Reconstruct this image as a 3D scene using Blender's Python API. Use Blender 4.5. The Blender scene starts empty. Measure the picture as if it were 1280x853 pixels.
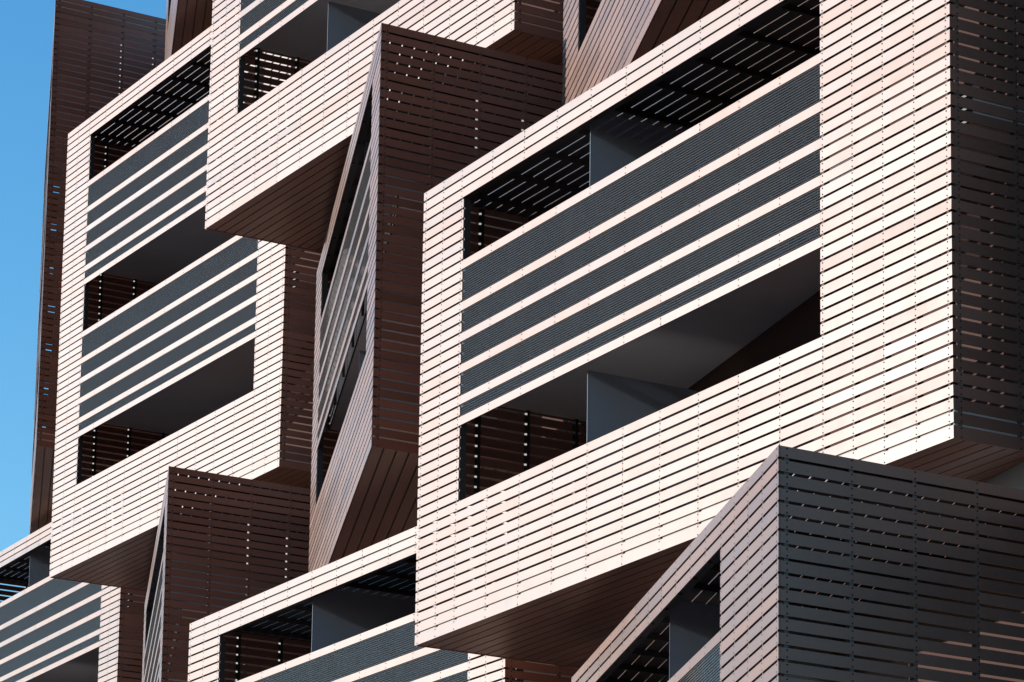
import bpy, math, random
from mathutils import Vector, Matrix
random.seed(7)
scene = bpy.context.scene
COL = scene.collection
R = math.radians

# ------------------------------------------------------------------ helpers
class MB:
    """collects faces of several shapes into one mesh"""
    def __init__(self):
        self.v, self.f, self.m, self.t = [], [], [], []
    def hexa(self, p, mat=0, tint=0.5):
        """8 corners: bottom ring 0-3, top ring 4-7"""
        n = len(self.v); self.v += [tuple(q) for q in p]
        for q in ((3, 2, 1, 0), (4, 5, 6, 7), (0, 1, 5, 4), (1, 2, 6, 5), (2, 3, 7, 6), (3, 0, 4, 7)):
            self.f.append(tuple(n + i for i in q)); self.m.append(mat); self.t.append(tint)
    def prism(self, poly, z0, z1, mat=0, tint=0.5):
        """vertical prism over a horizontal polygon [(x, y)]"""
        k = len(poly)
        if k < 3: return
        a = sum(poly[i][0] * poly[(i + 1) % k][1] - poly[(i + 1) % k][0] * poly[i][1] for i in range(k))
        if abs(a) < 1e-5: return
        if a < 0: poly = poly[::-1]
        n = len(self.v)
        self.v += [(x, y, z0) for x, y in poly] + [(x, y, z1) for x, y in poly]
        fs = [tuple(n + i for i in range(k))[::-1], tuple(n + k + i for i in range(k))]
        fs += [(n + i, n + (i + 1) % k, n + k + (i + 1) % k, n + k + i) for i in range(k)]
        for q in fs:
            self.f.append(q); self.m.append(mat); self.t.append(tint)
    def disc(self, c, u, w, r, mat=0, k=6):
        n = len(self.v)
        for i in range(k):
            a = 2 * math.pi * i / k
            self.v.append(tuple(c + u * (r * math.cos(a)) + w * (r * math.sin(a))))
        self.f.append(tuple(n + i for i in range(k))); self.m.append(mat); self.t.append(0.5)
    def build(self, name, mats, parent=None):
        me = bpy.data.meshes.new(name)
        me.from_pydata(self.v, [], self.f)
        for m in mats: me.materials.append(m)
        if self.f:
            me.polygons.foreach_set('material_index', self.m)
            at = me.attributes.new('tint', 'FLOAT', 'FACE')
            at.data.foreach_set('value', self.t)
        me.update()
        o = bpy.data.objects.new(name, me); COL.objects.link(o)
        if parent is not None: o.parent = parent
        return o

def tag(o, label=None, cat=None, group=None, kind=None):
    if label: o['label'] = label
    if cat: o['category'] = cat
    if group: o['group'] = group
    if kind: o['kind'] = kind
    return o

def clip(poly, n, d):
    """keep the part of a 2-D polygon where n.p <= d"""
    out = []
    for i in range(len(poly)):
        a, b = poly[i], poly[(i + 1) % len(poly)]
        da = n[0] * a[0] + n[1] * a[1] - d; db = n[0] * b[0] + n[1] * b[1] - d
        if da <= 0: out.append(a)
        if (da < 0) != (db < 0) and abs(da - db) > 1e-12:
            k = da / (da - db); out.append((a[0] + k * (b[0] - a[0]), a[1] + k * (b[1] - a[1])))
    return out

# ---------------------------------------------------------------- materials
def mat_new(name):
    m = bpy.data.materials.new(name); m.use_nodes = True
    nt = m.node_tree; nt.nodes.clear()
    out = nt.nodes.new('ShaderNodeOutputMaterial')
    return m, nt, out

def principled(nt, out, **kw):
    b = nt.nodes.new('ShaderNodeBsdfPrincipled')
    for k, v in kw.items(): b.inputs[k].default_value = v
    nt.links.new(b.outputs[0], out.inputs[0])
    return b

def cladding(name, base, rough, metallic, spec):
    m, nt, out = mat_new(name)
    b = principled(nt, out, Metallic=metallic)
    b.inputs['Specular IOR Level'].default_value = spec
    b.inputs['Coat Weight'].default_value = 0.45; b.inputs['Coat Roughness'].default_value = 0.40; b.inputs['Specular Tint'].default_value = (1.0, 0.96, 0.94, 1); b.inputs['Coat IOR'].default_value = 1.3
    at = nt.nodes.new('ShaderNodeAttribute'); at.attribute_name = 'tint'
    tc = nt.nodes.new('ShaderNodeTexCoord')
    mp = nt.nodes.new('ShaderNodeMapping'); mp.inputs['Scale'].default_value = (0.9, 0.9, 2.2)
    nt.links.new(tc.outputs['Object'], mp.inputs[0])
    nz = nt.nodes.new('ShaderNodeTexNoise'); nz.inputs['Scale'].default_value = 1.6
    nz.inputs['Detail'].default_value = 5; nz.inputs['Roughness'].default_value = 0.62
    nt.links.new(mp.outputs[0], nz.inputs['Vector'])
    fine = nt.nodes.new('ShaderNodeTexNoise'); fine.inputs['Scale'].default_value = 34
    fine.inputs['Detail'].default_value = 3
    nt.links.new(tc.outputs['Object'], fine.inputs['Vector'])
    # value factor = 0.80 + 0.24*tint + 0.18*noise
    def math_(op, a, bb):
        n = nt.nodes.new('ShaderNodeMath'); n.operation = op
        for i, x in enumerate((a, bb)):
            if isinstance(x, (int, float)): n.inputs[i].default_value = x
            else: nt.links.new(x, n.inputs[i])
        return n.outputs[0]
    st = nt.nodes.new('ShaderNodeTexNoise'); st.inputs['Scale'].default_value = 1.5; st.inputs['Detail'].default_value = 4
    ms = nt.nodes.new('ShaderNodeMapping'); ms.inputs['Scale'].default_value = (6, 6, 0.35)
    nt.links.new(tc.outputs['Object'], ms.inputs[0]); nt.links.new(ms.outputs[0], st.inputs['Vector'])   # runs of dirt down the boards
    fac = math_('ADD', math_('MULTIPLY', at.outputs['Fac'], 0.34), 0.56)
    fac = math_('ADD', fac, math_('MULTIPLY', st.outputs['Fac'], 0.20))
    cw = math_('SUBTRACT', 0.86, math_('MULTIPLY', st.outputs['Fac'], 0.45))
    cw = math_('SUBTRACT', cw, math_('MULTIPLY', at.outputs['Fac'], 0.14))
    nt.links.new(cw, b.inputs['Coat Weight'])
    fac = math_('ADD', fac, math_('MULTIPLY', nz.outputs['Fac'], 0.22))
    fac = math_('ADD', fac, math_('MULTIPLY', fine.outputs['Fac'], 0.06))
    hs = nt.nodes.new('ShaderNodeHueSaturation'); hs.inputs['Color'].default_value = (*base, 1)
    nt.links.new(fac, hs.inputs['Value'])
    nt.links.new(hs.outputs[0], b.inputs['Base Color'])
    rg = math_('ADD', math_('MULTIPLY', nz.outputs['Fac'], 0.20), rough - 0.15)
    rg = math_('ADD', rg, math_('MULTIPLY', at.outputs['Fac'], 0.10))
    nt.links.new(rg, b.inputs['Roughness'])
    return m

def plain(name, base, rough=0.6, metallic=0.0, spec=0.5, noise=0.12, scale=3.0):
    m, nt, out = mat_new(name)
    b = principled(nt, out, Roughness=rough, Metallic=metallic)
    b.inputs['Specular IOR Level'].default_value = spec
    tc = nt.nodes.new('ShaderNodeTexCoord')
    nz = nt.nodes.new('ShaderNodeTexNoise'); nz.inputs['Scale'].default_value = scale; nz.inputs['Detail'].default_value = 6
    nt.links.new(tc.outputs['Object'], nz.inputs['Vector'])
    mr = nt.nodes.new('ShaderNodeMapRange'); mr.inputs[3].default_value = 1 - noise; mr.inputs[4].default_value = 1 + noise
    nt.links.new(nz.outputs['Fac'], mr.inputs[0])
    hs = nt.nodes.new('ShaderNodeHueSaturation'); hs.inputs['Color'].default_value = (*base, 1)
    nt.links.new(mr.outputs[0], hs.inputs['Value']); nt.links.new(hs.outputs[0], b.inputs['Base Color'])
    return m

def thin_glass(name, tint, trans, rough, body, streaks=False, ior=1.5):
    """thin pane: Fresnel reflection over a tinted see-through body"""
    m, nt, out = mat_new(name)
    tr = nt.nodes.new('ShaderNodeBsdfTransparent'); tr.inputs[0].default_value = (*tint, 1)
    df = nt.nodes.new('ShaderNodeBsdfDiffuse'); df.inputs[0].default_value = (*body, 1)
    mx = nt.nodes.new('ShaderNodeMixShader'); mx.inputs[0].default_value = trans
    nt.links.new(df.outputs[0], mx.inputs[1]); nt.links.new(tr.outputs[0], mx.inputs[2])
    if streaks:                      # rain streaks and dust that run down the pane
        tc = nt.nodes.new('ShaderNodeTexCoord'); mp = nt.nodes.new('ShaderNodeMapping'); mp.inputs['Scale'].default_value = (3.2, 3.2, 0.22)
        nz = nt.nodes.new('ShaderNodeTexNoise'); nz.inputs['Scale'].default_value = 1.6; nz.inputs['Detail'].default_value = 5; nz.inputs['Roughness'].default_value = 0.65
        mr = nt.nodes.new('ShaderNodeMapRange'); mr.inputs[1].default_value = 0.42; mr.inputs[2].default_value = 0.74; mr.inputs[3].default_value = trans + 0.05; mr.inputs[4].default_value = trans - 0.16
        nt.links.new(tc.outputs['Object'], mp.inputs[0]); nt.links.new(mp.outputs[0], nz.inputs['Vector']); nt.links.new(nz.outputs['Fac'], mr.inputs[0]); nt.links.new(mr.outputs[0], mx.inputs[0])
    gl = nt.nodes.new('ShaderNodeBsdfGlossy'); gl.inputs['Roughness'].default_value = rough
    fr = nt.nodes.new('ShaderNodeFresnel'); fr.inputs[0].default_value = ior
    m2 = nt.nodes.new('ShaderNodeMixShader')
    nt.links.new(fr.outputs[0], m2.inputs[0]); nt.links.new(mx.outputs[0], m2.inputs[1]); nt.links.new(gl.outputs[0], m2.inputs[2])
    nt.links.new(m2.outputs[0], out.inputs[0])
    return m

M_CLAD = cladding('bronze_board', (0.240, 0.114, 0.078), 0.44, 0.06, 0.42)
M_DARK = plain('dark_frame', (0.035, 0.024, 0.022), 0.55)
M_GALV = plain('galvanised_spacer', (0.15, 0.125, 0.115), 0.7, 0.0, 0.1)
M_SCREW = plain('screw_head', (0.012, 0.010, 0.010), 0.7, 0.0, 0.02)
M_BAR = plain('screen_wire', (0.080, 0.074, 0.072), 0.75, 0.0, 0.05)
M_PANE = thin_glass('screen_glass', (0.84, 0.86, 0.90), 0.80, 0.05, (0.10, 0.098, 0.10), True, 1.22)
M_PART = thin_glass('partition_glass', (0.62, 0.66, 0.72), 0.42, 0.12, (0.50, 0.52, 0.57), False, 1.4)
M_SLAB = plain('concrete_soffit', (0.58, 0.52, 0.50), 0.75, noise=0.15, scale=0.8)
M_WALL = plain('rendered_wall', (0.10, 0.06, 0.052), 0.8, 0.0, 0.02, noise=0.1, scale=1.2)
M_CORE = plain('grey_facade', (0.14, 0.15, 0.17), 0.75, noise=0.12, scale=0.6)
M_FRAME = plain('window_frame_metal', (0.05, 0.05, 0.055), 0.4)
M_WGLASS = plain('window_glass', (0.03, 0.04, 0.05), 0.03, 0.0, 0.9, 0.0)
M_PALE = plain('pale_render', (0.62, 0.56, 0.50), 0.7, noise=0.08)

# ------------------------------------------------------------------ the plan
CAM_H = 1.6
PITCH = 5.76 / 44          # board pitch of the cladding
GAP = 0.028
TH = 0.016                 # board thickness
SLAT = 0.174               # pitch of roof and underside boards
W = Vector((0, 1, 0))      # direction of the side walls (into the building)
FAC = math.radians(22.0)   # direction of the facade behind
F0 = (-30.14, 28.07)
FN = (math.sin(FAC), math.cos(FAC))          # inward normal of the facade
FD = FN[0] * F0[0] + FN[1] * F0[1]

def facade_y(x): return (FD - FN[0] * x) / FN[1]

def make_balcony(label, group, corner, yaw, length, z0, n, jl, jr, tiers, roof=True, posts=None, glass_at=None):
    bars_first = True
    """corner = left front corner (x, y); tiers = list of the rows where each balustrade starts;
    rows counted upwards from the bottom board"""
    z0 += CAM_H
    yaw = R(yaw)
    f = Vector((math.cos(yaw), -math.sin(yaw), 0)); ni = Vector((math.sin(yaw), math.cos(yaw), 0))
    O = Vector((corner[0], corner[1], 0)); UP = Vector((0, 0, 1))
    z1 = z0 + n * PITCH
    def P(s, t, z): return O + f * s + ni * t + UP * z
    def xy(s, w):                       # along the front, then w metres along the side wall direction
        p = O + f * s + W * w; return (p.x, p.y)
    root = bpy.data.objects.new('slatted_balcony', None); COL.objects.link(root)
    root.location = (0, 0, 0)
    tag(root, label, 'balcony', group)
    top_open = n - 3
    band = range(n - 3, n)
    rails, gaps = {}, []
    base_end = tiers[0] - 7
    for r0 in tiers:
        rr = [r0, r0 + 2, r0 + 5, r0 + 8, r0 + 11, r0 + 15]
        for q in rr: rails[q] = r0
        gaps += [(a, b, r0) for a, b in zip(rr, rr[1:])]
    k = max(2, round((jr - 1.2 + 0.1) / 0.94) - 0)
    if posts is None:
        inner = [jl - 0.06 + i * (jr + 0.05 - jl + 0.06) / 10 for i in range(11)]
        posts = [0.08, 0.64] + inner
        rest = length - 0.08 - inner[-1]
        q = max(1, round(rest / 0.64))
        posts += [inner[-1] + rest * (i + 1) / q for i in range(q)]
    # ---- front boards
    def board(mb, s0, s1, r, screws=True):
        zb = z0 + r * PITCH + (GAP if r else 0.004); zt = z0 + (r + 1) * PITCH
        cuts = [s0]
        inner = [p for p in posts if s0 + 0.9 < p < s1 - 0.9]
        last = s0
        for p in inner:
            if p - last > 2.7 and random.random() < 0.45:
                cuts.append(p); last = p
        cuts.append(s1)
        for a, b in zip(cuts, cuts[1:]):
            a2 = a + (0.0015 if a != s0 else 0); b2 = b - (0.0015 if b != s1 else 0)
            d0 = random.gauss(0, 0.0004); d1 = d0 + random.gauss(0, 0.0002)   # boards never sit perfectly plumb
            o0 = random.gauss(0, 0.0006)
            mb.hexa([P(a2, o0 + d0, zb), P(b2, o0 + d1, zb), P(b2, TH, zb), P(a2, TH, zb),
                     P(a2, o0 - d0, zt), P(b2, o0 - d1, zt), P(b2, TH, zt), P(a2, TH, zt)], 0, random.random())
        if screws:
            for p in posts:
                if s0 + 0.02 < p < s1 - 0.02:
                    for zz in (zb + 0.02, zt - 0.02):
                        mb.disc(P(p, -0.0035, zz), f, UP, 0.009, 1)
    front = MB(); spacers = MB()
    solid = lambda r: (r < base_end) or (r in band)
    for r in range(n):
        if solid(r): board(front, 0, length, r)
        else:
            board(front, 0, jl, r); board(front, jr, length, r)
        if r:
            for p in posts:
                if (solid(r) and solid(r - 1)) or p < jl or p > jr:
                    zb = z0 + r * PITCH + 0.001; zt = zb + GAP - 0.002
                    front.hexa([P(p - .019, .006, zb), P(p + .019, .006, zb), P(p + .019, .012, zb), P(p - .019, .012, zb),
                                P(p - .019, .006, zt), P(p + .019, .006, zt), P(p + .019, .012, zt), P(p - .019, .012, zt)], 2)
    # jambs of the opening
    for s0, s1 in ((jl - 0.012, jl + 0.004), (jr - 0.004, jr + 0.012)):
        front.hexa([P(s0, TH + .001, z0 + base_end * PITCH), P(s1, TH + .001, z0 + base_end * PITCH), P(s1, .095, z0 + base_end * PITCH), P(s0, .095, z0 + base_end * PITCH),
                    P(s0, TH + .001, z1 - 3 * PITCH), P(s1, TH + .001, z1 - 3 * PITCH), P(s1, .095, z1 - 3 * PITCH), P(s0, .095, z1 - 3 * PITCH)], 3)
    front.build('front_cladding', [M_CLAD, M_SCREW, M_GALV, M_DARK], root)
    # ---- side walls: boards along W
    sposts = [0.10 + 0.77 * i for i in range(7)]
    t0 = (TH + 0.004) / W.dot(ni)
    depth = []
    for side, s_ in ((-1, 0.0), (1, length)):
        c = O + f * s_
        dep = facade_y(c.x) - c.y - 0.02; depth.append(dep)
        wall = MB(); X = Vector((side, 0, 0))
        for r in range(n):
            zb = z0 + r * PITCH + (GAP if r else 0.004); zt = z0 + (r + 1) * PITCH
            cuts = [t0] + [p for p in sposts if 1.4 < p < dep - 1.0 and random.random() < 0.25] + [dep]
            for a, b in zip(cuts, cuts[1:]):
                d0 = random.gauss(0, 0.0003); o0 = random.gauss(0, 0.0006)
                q = [c + W * a + X * (o0 - d0), c + W * b + X * (o0 - d0), c + W * b - X * TH, c + W * a - X * TH]
                q2 = [c + W * a + X * (o0 + d0), c + W * b + X * (o0 + d0), c + W * b - X * TH, c + W * a - X * TH]
                pts = [p + UP * zb for p in q] + [p + UP * zt for p in q2]
                if side > 0: pts = [pts[i] for i in (0, 3, 2, 1, 4, 7, 6, 5)]
                wall.hexa(pts, 0, random.random())
            for p in sposts:
                if p < dep - 0.05:
                    for zz in (zb + 0.02, zt - 0.02):
                        wall.disc(c + W * p + X * 0.0035 + UP * zz, W, UP, 0.009, 1)
                    if r:
                        za = z0 + r * PITCH + .001; zc = za + GAP - .002
                        q = [c + W * (p - .024) - X * .009, c + W * (p + .024) - X * .009, c + W * (p + .024) - X * .015, c + W * (p - .024) - X * .015]
                        wall.hexa([v + UP * za for v in q] + [v + UP * zc for v in q], 2)
        wall.build('side_cladding', [M_CLAD, M_SCREW, M_GALV], root)
    # ---- frame behind the boards: posts, top and bottom beams
    fr = MB()
    def pbox(s, t, hw, d, za, zb_):
        fr.hexa([P(s - hw, t, za), P(s + hw, t, za), P(s + hw, t + d, za), P(s - hw, t + d, za),
                 P(s - hw, t, zb_), P(s + hw, t, zb_), P(s + hw, t + d, zb_), P(s - hw, t + d, zb_)])
    for p in posts:
        if p < jl or p > jr: pbox(min(max(p, .06), length - .06), TH + .003, .024, .05, z0 + .03, z1 - .06)
        else:
            pbox(p, TH + .003, .024, .05, z0 + .03, z0 + base_end * PITCH - .012)
            pbox(p, TH + .003, .024, .05, z1 - 3 * PITCH + .03, z1 - .05)
    for side, s_ in ((-1, 0.0), (1, length)):
        c = O + f * s_; X = Vector((side, 0, 0)); dep = depth[0 if side < 0 else 1]
        for p in sposts:
            if p < dep - .1 and p > 0.15:
                a = c + W * (p - .024) - X * (TH + .003); b = c + W * (p + .024) - X * (TH + .003)
                q = [a, b, b - X * .05, a - X * .05]
                fr.hexa([v + UP * (z0 + .03) for v in q] + [v + UP * (z1 - .06) for v in q])
    pbox(length / 2, .024, length / 2 - .07, .09, z1 - 3 * PITCH + .045, z1 - .105)
    pbox(length / 2, .022, length / 2 - .05, .05, z0 + .034, z0 + .066)
    for side, s_ in ((-1, 0.0), (1, length)):
        c = O + f * s_; X = Vector((side, 0, 0)); dep = depth[0 if side < 0 else 1]
        q = [c + W * .08 - X * .023, c + W * (dep - .1) - X * .023, c + W * (dep - .1) - X * .06, c + W * .08 - X * .06]
        if side > 0: q = [q[k_] for k_ in (0, 3, 2, 1)]
        fr.hexa([v + UP * (z0 + .036) for v in q] + [v + UP * (z0 + .062) for v in q])
    fr.build('support_frame', [M_DARK], root)
    # ---- outline of the module in plan
    i0, i1 = TH + 0.006, length - TH - 0.006
    tw = t0 + 0.004
    far = 30.0
    outline = clip([xy(i0, tw), xy(i1, tw), xy(i1, far), xy(i0, far)], FN, FD - 0.01)
    fo = f.x * O.x + f.y * O.y; no = ni.x * O.x + ni.y * O.y
    tmax = max(ni.x * p[0] + ni.y * p[1] - no for p in outline)
    def strips(mb, za, zb_, w, mat=0):
        q = 0
        while q * SLAT < tmax:
            a, b = q * SLAT + 0.012, q * SLAT + 0.012 + w
            s = clip(clip(outline, (ni.x, ni.y), no + b), (-ni.x, -ni.y), -(no + a))
            if s:
                al = [p[0] * f.x + p[1] * f.y for p in s]; lo, hi = min(al), max(al); cut = [lo]
                while hi - cut[-1] > 5.0: cut.append(cut[-1] + random.uniform(2.2, 4.2))
                cut.append(hi)
                for c0, c1 in zip(cut, cut[1:]):
                    e = 0.0015
                    mb.prism(clip(clip(s, (f.x, f.y), c1 - (e if c1 < hi else -1)), (-f.x, -f.y), -(c0 + (e if c0 > lo else -1))), za, zb_, mat, random.random())
            q += 1
    under = MB(); strips(under, z0 + .012, z0 + .028, SLAT - .022); under.build('underside_boards', [M_CLAD], root)
    core = MB(); core.prism(outline, z0 + .07, z0 + .30); core.build('floor_slab', [M_SLAB], root)
    if not roof:
        rs = MB(); rs.prism(outline, z1 - .30, z1 - .02); rs.build('roof_slab', [M_SLAB], root)
    else:
        rf = MB(); strips(rf, z1 - .034, z1 - .019, SLAT - .02); strips(rf, z1 - .0365, z1 - .0345, SLAT - .02, 1)  # second layer: dark sheet under the slats, roof shade put into the colour
        q = 0.55
        while q < length + 3:
            a = (O + f * q).x
            s = clip(clip(outline, (1, 0), a + .025), (-1, 0), -(a - .025))
            rf.prism(s, z1 - .102, z1 - .038, 1); q += 1.045
        rf.build('roof_slats', [M_CLAD, M_DARK], root)
    # ---- upper floors, balustrades, walls behind
    back = 0.07
    bays = clip(outline, (-FN[0], -FN[1]), -(FD - back))
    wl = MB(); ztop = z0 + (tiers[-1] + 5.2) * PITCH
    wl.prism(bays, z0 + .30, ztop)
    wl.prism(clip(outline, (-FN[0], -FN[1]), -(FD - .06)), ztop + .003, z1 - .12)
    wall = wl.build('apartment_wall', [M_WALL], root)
    fdir = Vector((math.cos(FAC), -math.sin(FAC), 0)); fin = Vector((FN[0], FN[1], 0))
    bl = [p for p in bays if abs(FN[0] * p[0] + FN[1] * p[1] - (FD - back)) < 1e-4]
    floors = [z0 + .30] + [z0 + (r + 5.4) * PITCH + .33 for r in tiers]
    if len(bl) >= 2:
        bl.sort(); A = Vector((*bl[0], 0)); span = (Vector((*bl[-1], 0)) - A).length
        for i, zf in enumerate(floors):
            for c0, wd in ((0.08, 3.4),):
                s0 = span * c0
                if s0 + wd > span - .2: continue
                off = back - .06 if i == len(floors) - 1 else 0.0
                def B(s, t, z): return A + fdir * s + fin * (off - t) + UP * z
                w_ = MB()
                def bx(s0_, s1_, t0_, t1_, za, zb_, m):
                    w_.hexa([B(s0_, t1_, za), B(s1_, t1_, za), B(s1_, t0_, za), B(s0_, t0_, za), B(s0_, t1_, zb_), B(s1_, t1_, zb_), B(s1_, t0_, zb_), B(s0_, t0_, zb_)], m)
                zt = zf + 2.15
                bx(s0, s0 + .06, .003, .05, zf, zt, 0); bx(s0 + wd - .06, s0 + wd, .003, .05, zf, zt, 0); bx(s0 + wd / 2 - .04, s0 + wd / 2 + .04, .003, .05, zf, zt, 0)
                bx(s0 + .06, s0 + wd / 2 - .04, .003, .05, zt - .06, zt, 0); bx(s0 + wd / 2 + .04, s0 + wd - .06, .003, .05, zt - .06, zt, 0)
                bx(s0 + .06, s0 + wd / 2 - .04, .003, .02, zf, zt - .06, 1); bx(s0 + wd / 2 + .04, s0 + wd - .06, .003, .02, zf, zt - .06, 1)
                w_.build('window', [M_FRAME, M_WGLASS], wall)
    open_area = clip(outline, (FN[0], FN[1]), FD - back - 0.003); open_top = clip(outline, (FN[0], FN[1]), FD - 0.065)
    for r0 in tiers:
        za = z0 + (r0 + 5.4) * PITCH; zpost = z0 + (r0 + 1.6) * PITCH
        sl = MB()
        s = clip(open_top, (-ni.x, -ni.y), -(no + 0.30))
        sl.prism(s, za, za + 0.33) 
        sl.prism(clip(clip(open_top, (-ni.x, -ni.y), -(no + 0.28)), (ni.x, ni.y), no + 0.297), za - .004, za + .334, 1)  # dark strip added over the front edge so the slab does not show sunlit
        sl.build('floor_slab', [M_SLAB, M_DARK], root)
        bo = bpy.data.objects.new('balustrade', None); COL.objects.link(bo); bo.parent = root
        q = jl + 0.45
        while q < jr - .1:
            bal = MB(); zb, zt = zpost, z0 + (r0 + 15.9) * PITCH
            bal.hexa([P(q - .02, .09, zb), P(q + .02, .09, zb), P(q + .02, .13, zb), P(q - .02, .13, zb), P(q - .02, .09, zt), P(q + .02, .09, zt), P(q + .02, .13, zt), P(q - .02, .13, zt)])
            bal.build('balustrade_post', [M_DARK], bo); q += 1.88
        for r in sorted(q for q in rails if rails[q] == r0):
            rb = MB(); board(rb, jl + .0005, jr - .0005, r)
            rb.build('rail_board', [M_CLAD, M_SCREW], bo)
        for a, b, rr in gaps:
            if rr != r0: continue
            sc = MB()
            zb = z0 + (a + 1) * PITCH + .002; zt = z0 + b * PITCH + GAP - .002
            cnt = max(2, round((zt - zb) / 0.030)); st = (zt - zb) / cnt
            def slab_(t0_, t1_, za_, zb2, m_):
                sc.hexa([P(jl + .006, t0_, za_), P(jr - .006, t0_, za_), P(jr - .006, t1_, za_), P(jl + .006, t1_, za_),
                         P(jl + .006, t0_, zb2), P(jr - .006, t0_, zb2), P(jr - .006, t1_, zb2), P(jl + .006, t1_, zb2)], m_)
            for i in range(cnt):
                z = zb + st * (i + .5)
                slab_(*((.004, .007) if bars_first else (.022, .025)), z - .0040, z + .0040, 0)
            slab_(*((.013, .018) if bars_first else (.008, .013)), zb - .004, zt + .004, 1)
            sc.build('mesh_screen', [M_BAR, M_PANE], bo)
    # ---- glass partitions between neighbouring flats
    if glass_at:
        tops = [z0 + (r + .3) * PITCH for r in tiers] + [z1 - .13]
        for i, zf in enumerate(floors):
            zt = tops[i]
            x = (O + f * glass_at).x
            s = clip(clip(clip(open_top if i == len(floors) - 1 else open_area, (1, 0), x + .006), (-1, 0), -(x - .006)), (-ni.x, -ni.y), -(no + .17))
            g = MB(); g.prism(s, zf + .01 + (0.02 if i else 0), zt - .01)
            g.build('glass_partition', [M_PART], root)
    return root

GA = 'cream lit slatted balconies facing the street'
GB = 'brown slatted balconies turned edge on'
A2 = [19]
make_balcony('wide cream slatted balcony in the middle with a broad blank boarded right end', GA, (-41.79, 29.36), 12.67, 13.25, 8.71, 44, 1.28, 10.58, A2, glass_at=4.64)
make_balcony('tall three storey cream slatted balcony with two screened railings on the left', GA, (-69.55, 40.25), 11.27, 11.66, 14.84, 68, 1.35, 10.38, [19, 42], glass_at=None)
make_balcony('cream slatted balcony cut off by the top edge of the photo', GA, (-55.21, 34.53), 11.39, 11.58, 17.75, 44, 1.27, 10.3, A2, glass_at=4.55)
make_balcony('cream slatted balcony at the bottom edge tucked under the wide middle one', GA, (-53.95, 33.71), 11.73, 11.56, 11.11 - 5.76, 44, 1.31, 10.4, A2, glass_at=4.6)
fx = math.cos(R(13.08)) * 11.66; fy = math.sin(R(13.08)) * 11.66
make_balcony('cream slatted balcony in the bottom left corner below the tall three storey one', GA, (-72.31 - fx, 43.51 + fy), 13.08, 11.66, 17.67 - 5.76, 44, 1.35, 10.4, A2, glass_at=4.72)

def bcorner(right, yaw, ln): return (right[0] - math.cos(R(yaw)) * ln, right[1] + math.sin(R(yaw)) * ln)
make_balcony('brown slatted balcony with pale screens seen edge on left of the wide cream one', GB, bcorner((-44.04, 30.19), 30.27, 13.2), 30.27, 13.2, 11.71, 44, 1.45, 11.8, A2, glass_at=8.2)
make_balcony('narrow brown slatted balcony under the tall cream one, its dark side wall showing', GB, bcorner((-57.9, 35.67), 30.0, 13.0), 30.0, 13.0, 14.49 - 5.76, 44, 1.45, 11.7, A2, glass_at=8.0)
make_balcony('dark brown slatted balcony rising against the blue sky at the far left', GB, bcorner((-71.41, 40.9), 29.46, 13.0), 29.46, 13.0, 17.85, 72, 1.45, 11.7, [19, 42], roof=False)
make_balcony('brown slatted balcony above the tall cream one with its underside boards showing', GB, bcorner((-57.9, 35.67), 30.0, 13.0), 30.0, 13.0, 24.1, 44, 1.45, 11.7, A2)
make_balcony('brown slatted balcony above the roof edge of the wide cream one', GB, (-42.1, 31.75), 29.67, 13.0, 14.83, 44, 1.5, 11.6, A2)
make_balcony('reddish brown slatted balcony in the lower right corner with a wide dark side wall', GB, bcorner((-28.36, 23.87), 29.27, 13.2), 29.27, 13.2, 8.19 - 5.76, 44, 1.45, 10.22, A2, glass_at=6.3)

# ------------------------------------------------------- building behind, ground
core = MB()
def block(xa, xb, zt, depth):
    a = Vector((xa, facade_y(xa), 0)); b = Vector((xb, facade_y(xb), 0)); n_ = Vector((FN[0], FN[1], 0)) * depth
    core.prism([(a.x, a.y), (b.x, b.y), (b.x + n_.x, b.y + n_.y), (a.x + n_.x, a.y + n_.y)], 0.0, zt)
block(-83.0, -56.0, 28.4, 12)
block(-55.99, -26.0, 33.0, 12)
co = core.build('apartment_building', [M_CORE])
tag(co, 'grey apartment block that carries the slatted balconies', 'building')
gr = MB(); gr.prism([(-900, -900), (900, -900), (900, 900), (-900, 900)], -0.3, 0.0)
M_GROUND = plain('pale_paving', (0.09, 0.08, 0.07), 0.85, noise=0.2, scale=0.3)
tag(gr.build('ground', [M_GROUND]), kind='structure')

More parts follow.
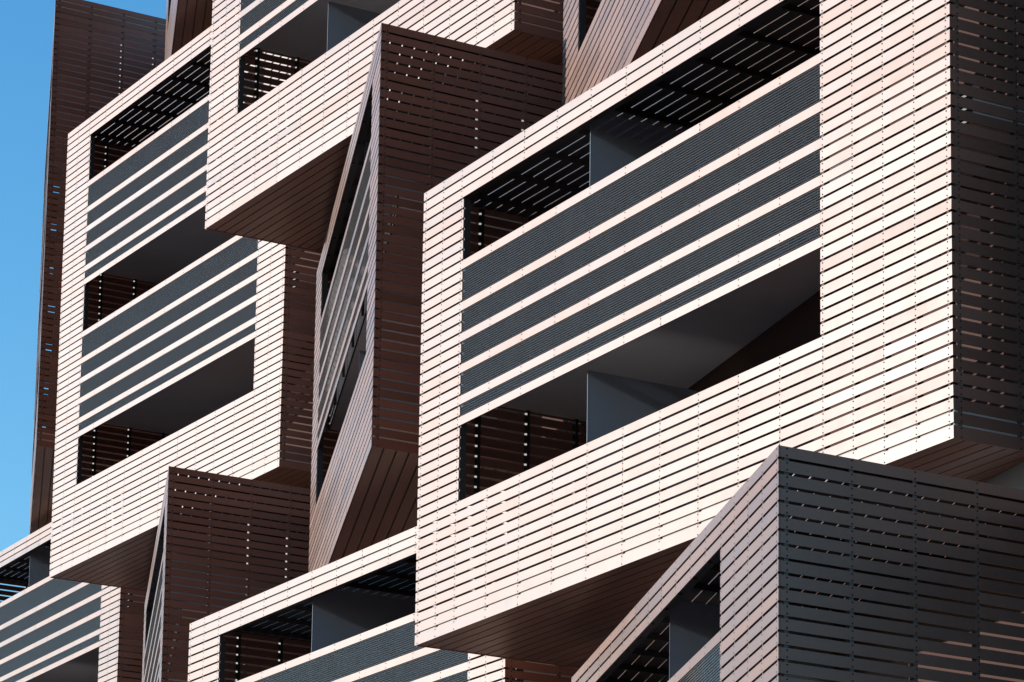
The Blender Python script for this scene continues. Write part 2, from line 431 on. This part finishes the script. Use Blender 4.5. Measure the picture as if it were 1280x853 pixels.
# ------------------------------------------------------------------ light
S = Vector((-0.83, -0.52, 0.18)).normalized()     # towards the sun
w = bpy.data.worlds.new('World'); scene.world = w; w.use_nodes = True
nt = w.node_tree
bg = nt.nodes['Background']
sky = nt.nodes.new('ShaderNodeTexSky'); sky.sky_type = 'NISHITA'; sky.sun_disc = False
sky.sun_elevation = math.asin(S.z)
sky.sun_rotation = math.atan2(S.x, S.y)
sky.air_density = 1.0; sky.dust_density = 0.0; sky.ozone_density = 3.0
hsv = nt.nodes.new('ShaderNodeHueSaturation'); hsv.inputs['Saturation'].default_value = 1.24; hsv.inputs['Value'].default_value = 1.38
nt.links.new(sky.outputs[0], hsv.inputs['Color']); nt.links.new(hsv.outputs[0], bg.inputs[0]); bg.inputs[1].default_value = 0.14
sun = bpy.data.lights.new('sun', 'SUN'); sun.energy = 4.65; sun.angle = R(0.53); sun.color = (1.0, 0.955, 0.885)
so = bpy.data.objects.new('sun', sun); COL.objects.link(so)
so.rotation_euler = (-S).to_track_quat('-Z', 'Y').to_euler()

# ------------------------------------------------------------------ camera
pitch, roll, ra = 0.24153441, 0.01583215, 0.63465516
cp, sp = math.cos(pitch), math.sin(pitch); c, s = math.cos(roll), math.sin(roll)
fwd = Vector((0, cp, sp)); up = Vector((0, -sp, cp)); rt = Vector((1, 0, 0))
r2 = c * rt + s * up; u2 = -s * rt + c * up
Xp = Vector((math.sin(ra), -math.cos(ra), 0)); Yp = Vector((math.cos(ra), math.sin(ra), 0))
def tow(v): return Vector((v.dot(Xp), v.dot(Yp), v.z))
r2, u2, fwd = tow(r2), tow(u2), tow(fwd)
cam = bpy.data.cameras.new('camera'); cam.sensor_width = 36; cam.lens = 5272.19 / 1280 * 36
cam.clip_start = 0.5; cam.clip_end = 3000
cob = bpy.data.objects.new('camera', cam); COL.objects.link(cob)
m = Matrix(((r2.x, u2.x, -fwd.x, 0), (r2.y, u2.y, -fwd.y, 0), (r2.z, u2.z, -fwd.z, CAM_H), (0, 0, 0, 1)))
cob.matrix_world = m
scene.camera = cob
scene.view_settings.view_transform = 'Standard'; scene.view_settings.look = 'None'
scene.view_settings.exposure = 0.16; scene.view_settings.gamma = 1.0
scene.view_settings.use_curve_mapping = False
